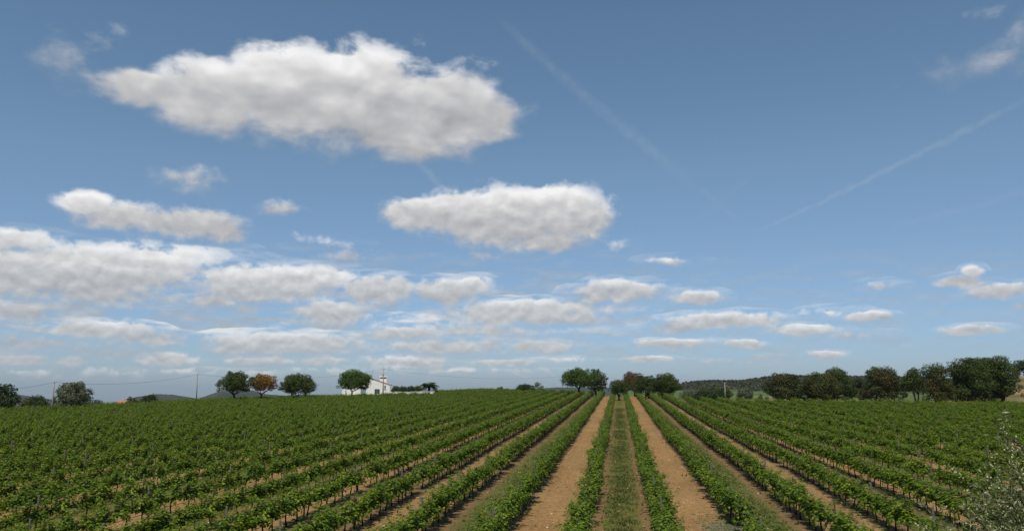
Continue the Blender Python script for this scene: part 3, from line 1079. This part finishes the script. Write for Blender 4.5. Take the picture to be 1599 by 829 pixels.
# middle
bush('small dark bush alone on the crest right of the palm', 776, 787, 603, 238, M['dark_leaf'], 11, lobes=5)
bush('round dark bush on the crest left of the middle trees', 806, 832, 599, 222, M['dark_leaf'], 12, leaf=.2)
oak('small round topped tree touching the round dark bush', 831, 849, 596, 224, M['olive_leaf'], 13, low=.12, lobes=8, leaf=.2, tr=.12)
bush('low bush between the small round tree and tall middle oak', 854, 866, 607, 214, M['olive_leaf'], 14, lobes=5)
oak('tallest dark green oak left of the middle grass strip', 877, 930, 575, 196, M['fresh_leaf'], 15, trunks=((-.1, .08),), low=.36, lobes=16, leaf=.22, tr=.34)
oak('oak overlapping the tallest one on its right side', 913, 951, 576, 200, M['oak_leaf'], 16, trunks=((-.2, -.05),), low=.2, lobes=14, leaf=.22, tr=.28)
oak('small dark oak standing at the end of the middle grass strip', 948, 984, 592, 171, M['oak_leaf'], 17, trunks=((0, .05), (.1, -.15)), low=.30, lobes=12, leaf=.2, tr=.16, flat=.7)
oak('reddish brown leaved tree behind the middle oaks', 968, 1014, 581, 206, M['red_leaf'], 18, low=.25, lobes=14, leaf=.22)
oak('green oak right of the reddish brown tree', 988, 1030, 585, 186, M['oak_leaf'], 19, low=.20, lobes=14, leaf=.2, trunks=((-.2, .05), (.5, .2)))
oak('broad green oak at the right end of the middle trees', 1014, 1063, 582, 184, M['oak_leaf'], 20, low=.18, lobes=17, leaf=.2, trunks=((-.3, .1), (.6, -.2)))
bush('grey green bush right of the middle trees', 1063, 1092, 607, 178, M['olive_leaf'], 21)
bush('wide dark bush left of the pole among the right bushes', 1091, 1131, 606, 168, M['dark_leaf'], 22, lobes=11)
bush('dark bush directly behind the short pole on the right', 1122, 1143, 605, 182, M['oak_leaf'], 23)
bush('grey bush standing alone right of the short pole', 1149, 1175, 604, 186, M['olive_leaf'], 24)
bush('tiny bush between the lone grey bush and right hand oaks', 1183, 1192, 613, 190, M['olive_leaf'], 25, lobes=4)
# right hand trees
oak('leftmost of the right hand oaks, olive brown and low', 1192, 1256, 582, 152, M['brown_leaf'], 31, low=.10, lobes=19, leaf=.2, trunks=((1.1, .15), (-.9, -.1)), lsize=.27)
oak('brown tinged oak second in the right hand line', 1248, 1322, 582, 150, M['brown_leaf'], 32, low=.12, lobes=20, leaf=.2, trunks=((-1.2, -.1), (0, .1), (1.1, .2)), lsize=.27)
oak('darker green tree rising behind the brown tinged oaks', 1278, 1334, 573, 164, M['oak_leaf'], 33, low=.15, lobes=15, leaf=.22)
oak('dark oak in the gap behind the right hand line', 1320, 1362, 590, 168, M['dark_leaf'], 34, low=.10, lobes=12, leaf=.22)
oak('rounded brown green oak with two stout trunks', 1344, 1412, 572, 148, M['brown_leaf'], 35, low=.15, lobes=21, leaf=.2, trunks=((-.8, -.1), (.9, .1)), lsize=.27, flat=1.3)
oak('slender oak with forked open trunk left of the biggest tree', 1406, 1450, 574, 146, M['oak_leaf'], 36, low=.36, lobes=13, leaf=.2, trunks=((.2, -.15), (.35, .12)), tr=.17)
oak('brown green oak joining the left side of the biggest tree', 1436, 1490, 568, 147, M['brown_leaf'], 37, low=.08, lobes=18, leaf=.2, trunks=((-.2, -.1), (.8, .05)))
oak('big dark oak, middle of the tall right hand mass', 1474, 1550, 558, 148, M['oak_leaf'], 38, low=.07, lobes=26, leaf=.21, trunks=((-1.1, -.1), (1.2, .05)), tr=.4, lsize=.25)
oak('dark oak filling the back of the tall right hand mass', 1500, 1572, 558, 158, M['oak_leaf'], 41, low=.12, lobes=20, leaf=.22)
oak('tall spreading oak at the right end of the mass', 1520, 1592, 556, 152, M['oak_leaf'], 39, low=.18, lobes=24, leaf=.21, trunks=((-.9, .08), (.4, .2)), tr=.42, lsize=.25)
oak('distant tree on the red bank at the right edge', 1580, 1622, 563, 262, M['dark_leaf'], 40, low=.1, lobes=12, leaf=.3)


# ------------------------------------------------------------------ olive tree close by, at the right edge
def near_olive():
    g = np.random.default_rng(77)
    e = empty('olive_tree', (4.78, 8.2, 0))
    tag(e, 'silvery green olive tree in cream blossom at the right edge, close to the camera', 'tree')
    mb = MB()
    mb.tube([(0, 0, -.1), (.05, 0, .8), (-.05, .1, 1.7), (.05, .1, 2.5)], [.17, .13, .11, .09], 9)
    mb.build('trunk', M['bark'], e, True)
    LP, LN, LS, LT = [], [], [], []
    BP, BN, BS = [], [], []
    base = np.array([.05, .1, 2.2])
    br = MB()
    nb = 260
    for i in range(nb):
        a = i * 2.39996
        u = (i + .5) / nb
        el = math.asin(-.35 + 1.35 * u)
        ln = g.uniform(.85, 1.18)
        c = np.array([0, 0, 3.72])
        end = c + np.array([math.cos(a) * math.cos(el) * 1.5, math.sin(a) * math.cos(el) * 1.5, math.sin(el) * 1.58]) * ln
        s0 = base + (end - base) * .45 + g.normal(0, .12, 3)
        droop = end + np.array([math.cos(a) * .22, math.sin(a) * .22, g.uniform(-.25, .25)])
        br.tube([tuple(base), tuple(s0), tuple(end), tuple(droop)], [.03, .014, .007, .003], 4, False)
        # twigs off the outer half
        tw = [(s0, end), (end, droop)]
        for j in range(11):
            t0 = s0 + (end - s0) * g.uniform(.25, 1)
            dd = (end - base); dd /= np.linalg.norm(dd)
            t1 = t0 + (dd * .5 + g.normal(0, .55, 3)) * g.uniform(.22, .5)
            tw.append((t0, t1))
        for (p, q) in tw:
            L = np.linalg.norm(q - p)
            n = int(L / .013)
            t = g.random(n)[:, None]
            pos = p + (q - p) * t
            ax = (q - p) / max(L, 1e-4)
            sd = g.normal(size=(n, 3)); sd /= np.linalg.norm(sd, axis=1, keepdims=True)
            tip = ax * .75 + sd
            tip /= np.linalg.norm(tip, axis=1, keepdims=True)
            LP.append(pos + tip * .028); LT.append(tip)
            LN.append(np.cross(tip, g.normal(size=(n, 3)))); LS.append(g.uniform(.045, .075, n))
            if g.random() < .62:
                m = int(n * .55)
                t = g.random(m)[:, None] ** .7
                pos = p + (q - p) * t
                o_ = g.normal(0, .022, (m, 3))
                BP.append(pos + o_); BN.append(g.normal(size=(m, 3))); BS.append(g.uniform(.012, .024, m))
    br.build('branch', M['bark'], e)
    v, f = leaf_quads(np.concatenate(LP), np.concatenate(LN), np.concatenate(LS), g, .24, -.02, np.concatenate(LT))
    link('foliage', mesh_np('foliage', v, f, M['olive_near']), e)
    v, f = leaf_quads(np.concatenate(BP), np.concatenate(BN), np.concatenate(BS), g, 1.0, -.2)
    link('blossom', mesh_np('blossom', v, f, M['blossom']), e)


M['olive_near'] = leaf_mat('olive_near', [(0, (.055, .075, .022)), (.5, (.120, .145, .050)), (.8, (.20, .225, .10)), (1, (.32, .34, .20))], tamt=.2, rough=.5, spec=.25)
near_olive()


# ------------------------------------------------------------------ white farmhouse
def farmhouse():
    px, dy = 574, 196
    x, y, z = spot(px, dy)
    m = mpp(px, dy)
    a = bearing(px)
    e = empty('farmhouse', (x, y, z), -a - R(2))
    tag(e, 'white farmhouse with pale tiled roof and wide chimney behind the green tree', 'house')
    X = lambda p: (p - px) * m
    Z = lambda q: EYE - z + (605 - q) * m
    ridge = X(574), Z(589.5)
    el, er = X(541), X(608)
    zl, zr = Z(602.5), Z(601.0)
    mb = MB()
    mb.prism([(el, -.3), (er, -.3), (er, zr), (ridge[0], ridge[1]), (el, zl)], 0, 9)
    for dx0, dx1 in ((el, ridge[0]), (ridge[0], er)):   # parapet raised along the gable
        za, zb = (zl, ridge[1]) if dx0 == el else (ridge[1], zr)
        mb.prism([(dx0, za - .02), (dx1, zb - .02), (dx1, zb + .08), (dx0, za + .08)], -.02, .28)
    mb.build('wall', M['lime_wall'], e)
    ev = MB()
    for (xa, za, xb, zb) in ((el - .25, zl - .09, *ridge), (*ridge, er + .25, zr - .10)):
        ev.prism([(xa, za + .083), (xb, zb + .083), (xb, zb + .20), (xa, za + .20)], -.12, .34)
    ev.build('gable_tiles', M['roof_tile'], e)
    # roof slabs with rounded tile courses
    for s, (ex, ez) in (('l', (el, zl)), ('r', (er, zr))):
        d = Vector((ex - ridge[0], 0, ez - ridge[1])); Ln = d.length; d.normalize()
        nrm = Vector((-d.z, 0, d.x)) * (1 if d.x > 0 else -1)
        if nrm.z < 0: nrm = -nrm
        mb = MB()
        o0 = Vector((ridge[0], 0, ridge[1])) + nrm * .05
        c = o0 + d * (Ln + .45) / 2
        ang = math.atan2(-d.z, d.x) if d.x > 0 else math.atan2(-d.z, d.x)
        rot = Matrix.Rotation(ang, 3, 'Y')
        mb.box((c.x, 4.75, c.z), (Ln + .45, 8.9, .07), rot)
        roof = mb.build('roof', M['roof_tile'], e)
        tl = MB()
        for j in range(26):
            yy = .42 + j * .345
            p0 = o0 + nrm * .06; p1 = o0 + d * (Ln + .5) + nrm * .06
            tl.tube([(p0.x, yy, p0.z), (p1.x, yy, p1.z)], .10, 6)
        tl.build('tile_course', M['roof_tile'], roof, True)
    # chimney
    ch = MB()
    cx0, cx1 = X(592.2), X(602.6)
    ch.prism([(cx0 - .05, Z(603)), (cx1 + .12, Z(603)), (cx1, Z(591)), (cx0, Z(591))], 1.2, 2.8)
    cho = ch.build('chimney', M['lime_wall'], e)
    ch = MB(); ch.box(((cx0 + cx1) / 2, 2.0, Z(588.0)), (cx1 - cx0 + .34, 1.95, .30)); ch.build('cap', M['lime_wall'], cho)
    ch = MB(); ch.box(((cx0 + cx1) / 2, 2.0, (Z(591) + Z(588)) / 2), (cx1 - cx0 - .10, 1.5, Z(588) - Z(591))); ch.build('flue', M['hose'], cho)
    for sx in (-1, 0, 1):
        ch = MB(); ch.box(((cx0 + cx1) / 2 + sx * (cx1 - cx0) * .44, 1.24, Z(590)), (.16, .14, Z(588.6) - Z(591))); ch.build('pier', M['lime_wall'], cho)
    # windows
    def window(p0, p1, q0, q1, name='window'):
        w0, w1, z0, z1 = X(p0), X(p1), Z(q1), Z(q0)
        f = MB(); t = .09
        f.box(((w0 + w1) / 2, -.03, z1), (w1 - w0 + t, .12, t)); f.box(((w0 + w1) / 2, -.03, z0), (w1 - w0 + t, .12, t))
        for xx in (w0, (w0 + w1) / 2, w1): f.box((xx, -.035, (z0 + z1) / 2), (t, .10, z1 - z0 - t))
        fo = f.build(name, M['blue_frame'], e)
        for s in (0, 1):
            hw = (w1 - w0) / 2
            p = MB(); p.box((w0 + hw * (s + .5), -.012, (z0 + z1) / 2), (hw - t, .02, z1 - z0 - t)); p.build('pane', M['glass'], fo)
        sl = MB(); sl.box(((w0 + w1) / 2, -.06, z0 - .09), (w1 - w0 + .3, .16, .07)); sl.build('sill', M['lime_wall'], fo)
    window(585, 592.3, 607.3, 614.5)
    window(599.7, 601.5, 601.8, 606.5)
    # door with blue frame
    f = MB(); w0, w1 = X(564), X(571); z1 = Z(605.5)
    for xx in (w0, w1): f.box((xx, -.03, z1 / 2), (.14, .12, z1))
    f.box(((w0 + w1) / 2, -.03, z1 + .06), (w1 - w0 + .14, .12, .14))
    d = f.build('door', M['blue_frame'], e)
    p = MB(); p.box(((w0 + w1) / 2, -.012, z1 / 2), (w1 - w0 - .14, .02, z1 - .02)); p.build('panel', M['shutter'], d)
    # porch on the right side
    p = MB()
    p.prism([(er + .0, Z(600.8)), (X(613), Z(603.8)), (X(613), Z(603.0)), (er + .0, Z(599.9))], 1.6, 7)
    p.build('porch_roof', M['roof_tile'], e)
    for yy in (1.8, 4.3, 6.8):
        p = MB(); p.box((X(612.2), yy, Z(603.8) / 2 - .1), (.25, .25, Z(603.8) + .1)); p.build('porch_pillar', M['lime_wall'], e)
    # lower wing at the left, seen under the tree
    p = MB(); p.prism([(X(535.5), -.3), (el - .02, -.3), (el - .02, Z(606)), (X(535.5), Z(608.5))], -.6, 5); p.build('wing', M['lime_wall'], e)
    # curved buttress wall at the right corner
    p = MB()
    pts = [(X(598), -.3), (X(616.5), -.3)] + [(X(616.5 - 4.5 * math.sin(t) - 9 * (t / 1.57)), Z(613.5) + (Z(609.3) - Z(613.5)) * math.sin(t)) for t in np.linspace(0, 1.57, 7)] + [(X(598), Z(609.3))]
    p.prism(pts, -2.2, -1.9); p.build('buttress', M['lime_wall'], e)
    # antenna
    an = MB(); an.tube([(X(580), 3, ridge[1] - .6), (X(580), 3, Z(578))], .035, 5)
    for h in (0, .35, .7): an.tube([(X(580) - .45, 3, Z(578.5) - h), (X(580) + .45, 3, Z(578.5) - h)], .018, 4)
    an.build('antenna', M['steel'], e)
    # garden wall
    gx, gy, gz = spot(648, dy - 2)
    ge = empty('garden_wall', (gx, gy, gz), -bearing(648))
    tag(ge, 'low white garden wall running right from the farmhouse under the palm', 'wall')
    mm = mpp(648, dy - 2)
    ZZ = lambda q: EYE - gz + (605 - q) * mm
    for (p0, p1, q) in ((616, 628, 611.6), (628.2, 642, 611.9), (642.2, 655, 611.5), (655.2, 678, 611.0)):
        w = MB(); x0, x1 = (p0 - 648) * mm, (p1 - 648) * mm
        w.box(((x0 + x1) / 2, 0, ZZ(q) / 2 - .2), (x1 - x0, .25, ZZ(q) + .4)); wo = w.build('wall_panel', M['lime_wall'], ge)
        w = MB(); w.box(((x0 + x1) / 2, 0, ZZ(q) + .04), (x1 - x0 + .01, .36, .08)); w.build('coping', M['lime_wall'], wo)


M['shutter'] = plain_mat('shutter', (.17, .22, .24), (.24, .29, .31), 2, .7, .2)
farmhouse()
for i, (p0, p1, yt, mt, sd_, lb) in enumerate([
        (611, 627, 602.5, 'oak_leaf', 51, 'dark hedge shrub touching the white farmhouse porch'),
        (623, 637, 603, 'dark_leaf', 52, 'dark hedge shrub, second one right of the farmhouse'),
        (637, 650, 602.5, 'dark_leaf', 53, 'round hedge shrub halfway between farmhouse and palm'),
        (647, 660, 602, 'fresh_leaf', 54, 'lighter yellow green shrub at the left foot of the palm')]):
    bush(lb, p0 - 1.5, p1 + 1.5, yt - .5, 199, M[mt], sd_, lobes=10, dens=2.2, group='shrubs along the white garden wall')


def palm():
    px, dy = 670, 201
    x, y, z = spot(px, dy)
    m = mpp(px, dy)
    e = empty('palm_tree', (x, y, z))
    tag(e, 'bushy date palm with arching fronds behind the white garden wall', 'palm tree')
    top = EYE - z + (605 - 603) * m
    mb = MB(); mb.tube([(0, 0, -.1), (0, 0, top * .5), (0, 0, top)], [.36, .30, .33], 9); mb.build('trunk', M['bark'], e, True)
    g = np.random.default_rng(9)
    shapes = []
    for kind in range(4):
        P = MB(); L = 3.0 - kind * .12; rise = (1.9, 1.35, .75, .1)[kind]
        pts = []
        for t in np.linspace(0, 1, 9):
            pts.append(Vector((L * (t - .18 * t * t) * (.62 if kind == 0 else 1) * .95, 0, rise * t - (1.25 + .25 * kind) * t ** 2.3)))
        P.tube(pts, [.035 * (1 - .8 * i / 8) for i in range(9)], 4, False)
        for i in range(44):
            t = .10 + .9 * i / 44
            k = min(int(t * 8), 7); p = pts[k].lerp(pts[k + 1], t * 8 - k)
            ll = .68 * math.sin(math.pi * min(1, .18 + t * .8)) + .12
            for s in (-1, 1):
                tipv = p + Vector((ll * .55, s * ll * .75, -ll * .30))
                P.add([p - Vector((.03, 0, 0)), p + Vector((.035, 0, 0)), tipv], [(0, 1, 2)])
        shapes.append(P.mesh('frond', M['palm_leaf']))
    for i in range(60):
        k = i % 4
        o = link('frond', shapes[k], e, (0, 0, top))
        o.rotation_euler = (g.normal(0, .08), g.normal(0, .10), i * 2.39996)
        s = g.uniform(1.0, 1.28); o.scale = (s, s, s)


palm()


# far house at the left
def far_house():
    px, dy = 201, 205
    x, y, z = spot(px, dy)
    m = mpp(px, dy)
    e = empty('farm_building', (x, y, z), -bearing(px) + R(8))
    tag(e, 'low far house with orange red roof behind the crest at left', 'house')
    base = EYE - z + (605 - 640) * m
    eave = EYE - z + (605 - 628.6) * m
    rdg = EYE - z + (605 - 624.0) * m
    w = 14 * m
    mb = MB(); mb.box((0, 2, (eave - .3) / 2), (2 * w, 4, eave + .3)); mb.build('wall', M['lime_wall'], e)
    mb = MB()
    mb.add([(-w - .3, -.3, eave - .05), (w + .3, -.3, eave - .05), (w + .3, 4.3, eave - .05), (-w - .3, 4.3, eave - .05), (-w + 1.0, 2, rdg), (w - 1.0, 2, rdg)],
           [(0, 1, 5, 4), (2, 3, 4, 5), (1, 2, 5), (3, 0, 4), (3, 2, 1, 0)])
    mb.build('roof', M['red_roof'], e)
    mb = MB(); mb.box((-w * .4, -.01, eave - .6), (.8, .04, .8)); mb.build('window', M['glass'], e)
    mb = MB(); mb.box((w * .5, 2, rdg - .1), (.5, .5, 1.0)); mb.build('chimney', M['lime_wall'], e)


M['red_roof'] = plain_mat('red_roof', (.34, .13, .07), (.42, .19, .11), 1.5, .9, .1)
far_house()


# ------------------------------------------------------------------ utility poles and cables
def pole(px, ytop, dy, label, r=.13, arm=.5, extra=False):
    x, y, z = spot(px, dy)
    m = mpp(px, dy)
    h = EYE - z + (605 - ytop) * m
    e = empty('utility_pole', (x, y, z), -bearing(px))
    tag(e, label, 'pole')
    mb = MB(); mb.tube([(0, 0, -.2), (0, 0, h)], [r, r * .68], 8); mb.build('shaft', M['pole_concrete'], e, True)
    mb = MB(); mb.tube([(-.05, -.12, h - .15), (.22, -.12, h - .15)], .03, 5); mb.tube([(.2, -.12, h - .15), (.2, -.12, h)], .04, 6); mb.build('insulator', M['steel'], e)
    if extra:
        mb = MB(); mb.box((-.16, 0, h * .79), (.34, .3, .42)); mb.build('switch_box', M['steel'], e)
        mb = MB(); mb.tube([(0, 0, h - .02), (0, 0, h + .9)], .025, 4); mb.build('finial_rod', M['steel'], e)
    return Vector((x, y, z + h - .12))


P1 = pole(84, 595.5, 106, 'short concrete utility pole near the left edge of the photo', .15)
P2 = pole(307.5, 583.5, 150, 'thin utility pole on the crest left of the cork oaks', .12)
P3 = pole(598.3, 576, 186, 'grey utility pole in front of the white farmhouse', .15, extra=True)
P4 = pole(1132, 597, 164, 'short lone pole among the bushes right of the middle trees', .12)


def cable(a, b, sag, label):
    a, b = Vector(a), Vector(b)
    pts = []
    for i in range(33):
        t = i / 32
        p = a.lerp(b, t); p.z -= sag * 4 * t * (1 - t)
        pts.append(p - a)
    mb = MB(); mb.tube(pts, .018, 4)
    o = mb.build('power_cable', M['wire'], None, loc=a)
    tag(o, label, 'cable', 'overhead cables above the crest')


def airp(px, py, dy):
    a = bearing(px)
    m = mpp(px, dy)
    return Vector((math.tan(a) * dy, dy, EYE + (605 - py) * m))


cable(airp(-60, 612, 96), P1, .35, 'overhead cable leaving the left edge for the leftmost pole')
cable(P1, P2, .9, 'overhead cable between the leftmost pole and the second pole')
cable(P2, P3, 1.5, 'overhead cable passing behind the cork oaks to the farmhouse pole')
cable(P3, airp(900, 586, 216), 1.5, 'overhead cable sagging from the farmhouse pole to the middle oaks')


# ------------------------------------------------------------------ hills
def hill_mat(name, stops, sc):
    m, N = new_mat(name)
    g = N.node('ShaderNodeNewGeometry')
    n = N.noise(g.outputs['Position'], sc, 6, .7)
    finish(N, N.ramp(n, stops), .95, .1, bump(N, n, .6, 12))
    return m


HM1 = hill_mat('scrub_hill', [(.35, (.014, .020, .012)), (.52, (.026, .032, .018)), (.66, (.06, .052, .034))], .012)
HM2 = hill_mat('oak_hill', [(.35, (.030, .045, .018)), (.5, (.050, .062, .026)), (.66, (.13, .11, .05))], .05)


def hill(prof, dist, depth, base, mat, name='hill'):
    """ridge whose crest follows prof = [(px, row)] at dist metres"""
    pxs = np.arange(prof[0][0], prof[-1][0] + 1, 3.0)
    ys = np.interp(pxs, [p[0] for p in prof], [p[1] for p in prof])
    g = np.random.default_rng(int(dist))
    n = 22
    V = []
    for i, (px, py) in enumerate(zip(pxs, ys)):
        a = bearing(px)
        dd = dist
        top = EYE + (605 - py) * dd * math.cos(a + YAW) / FPX
        for j in range(n):
            t = j / (n - 1) * 2 - 1
            r = dd + t * depth
            prf = (math.cos(t * math.pi / 2)) ** 1.1 if abs(t) < 1 else 0
            z = base + (top - base) * prf + g.normal(0, .25) * prf * (dist / 1500)
            V.append((r * math.sin(a), r * math.cos(a), z))
    V = np.array(V)
    I = np.arange(len(pxs) - 1)[:, None] * n + np.arange(n - 1)[None]
    F = np.stack([I, I + 1, I + n + 1, I + n], -1).reshape(-1, 4)
    o = link(name, mesh_np(name, V, F, mat, True))
    tag(o, kind='structure')
    return V


hill([(-200, 620), (-60, 612), (20, 614), (60, 620), (110, 627), (150, 634)], 3600, 700, -150, HM1)
hill([(150, 634), (185, 626), (215, 619), (245, 614.5), (270, 615.5), (300, 620), (330, 626), (350, 634)], 3000, 600, -130, HM1, 'hill')
hill([(270, 634), (310, 622), (330, 615), (347, 609.5), (370, 608), (395, 609), (416, 615), (445, 617), (480, 615), (520, 617), (600, 620), (640, 626)], 3300, 650, -140, HM1, 'hill')
hill([(700, 612), (790, 609), (840, 606), (870, 604.5), (930, 604), (980, 606), (1010, 609)], 3800, 700, -160, HM1, 'hill')
VR = hill([(985, 609), (1030, 606), (1062, 602), (1085, 597), (1110, 595.5), (1140, 596), (1165, 595), (1190, 592), (1215, 589), (1260, 588), (1330, 589), (1400, 590), (1470, 593), (1560, 595), (1700, 602)], 1250, 330, -8, HM2, 'hill')


def forest():
    g = np.random.default_rng(21)
    sel = VR[g.integers(0, len(VR), 14000)]
    keep = (np.hypot(sel[:, 0], sel[:, 1]) < 1290) & (sel[:, 2] > 1.5)
    sel = sel[keep][:7500]
    n = len(sel)
    pos = sel + g.normal(0, 5, (n, 3)) * np.array([1, 1, 0])
    s = g.uniform(1.2, 2.5, n)
    per = 12
    d = g.normal(size=(n, per, 3)); d /= np.linalg.norm(d, axis=2, keepdims=True)
    d[..., 2] = np.abs(d[..., 2])
    p = pos[:, None, :] + d * s[:, None, None] * np.array([1, 1, .9])
    v, f = leaf_quads(p.reshape(-1, 3), d.reshape(-1, 3) + g.normal(0, .3, (n * per, 3)), np.repeat(s, per) * 1.3, g, .9)
    tag(link('forest', mesh_np('forest', v, f, M['far_wood'])), 'dark scrubby oak wood covering the low hill on the right', 'forest', kind='stuff')


forest()

# ------------------------------------------------------------------ haze
USE_HAZE = True
if USE_HAZE:
    mb = MB()
    mb.add([(x, y, z) for z in (-172, 42) for y in (-60, 5200) for x in (-4200, 4200)],
           [(0, 2, 3, 1), (4, 5, 7, 6), (0, 1, 5, 4), (2, 6, 7, 3), (0, 4, 6, 2), (1, 3, 7, 5)])
    hm, N = new_mat('haze')
    pv = N.node('ShaderNodeVolumePrincipled')
    pv.inputs['Color'].default_value = (.80, .88, 1, 1)
    pv.inputs['Density'].default_value = 0.00005
    pv.inputs['Anisotropy'].default_value = 0.2
    out = N.node('ShaderNodeOutputMaterial')
    hm.node_tree.links.new(pv.outputs[0], out.inputs['Volume'])
    hz = mb.build('haze', hm)
    tag(hz, 'thin pale air in front of the far hills', 'haze', kind='stuff')
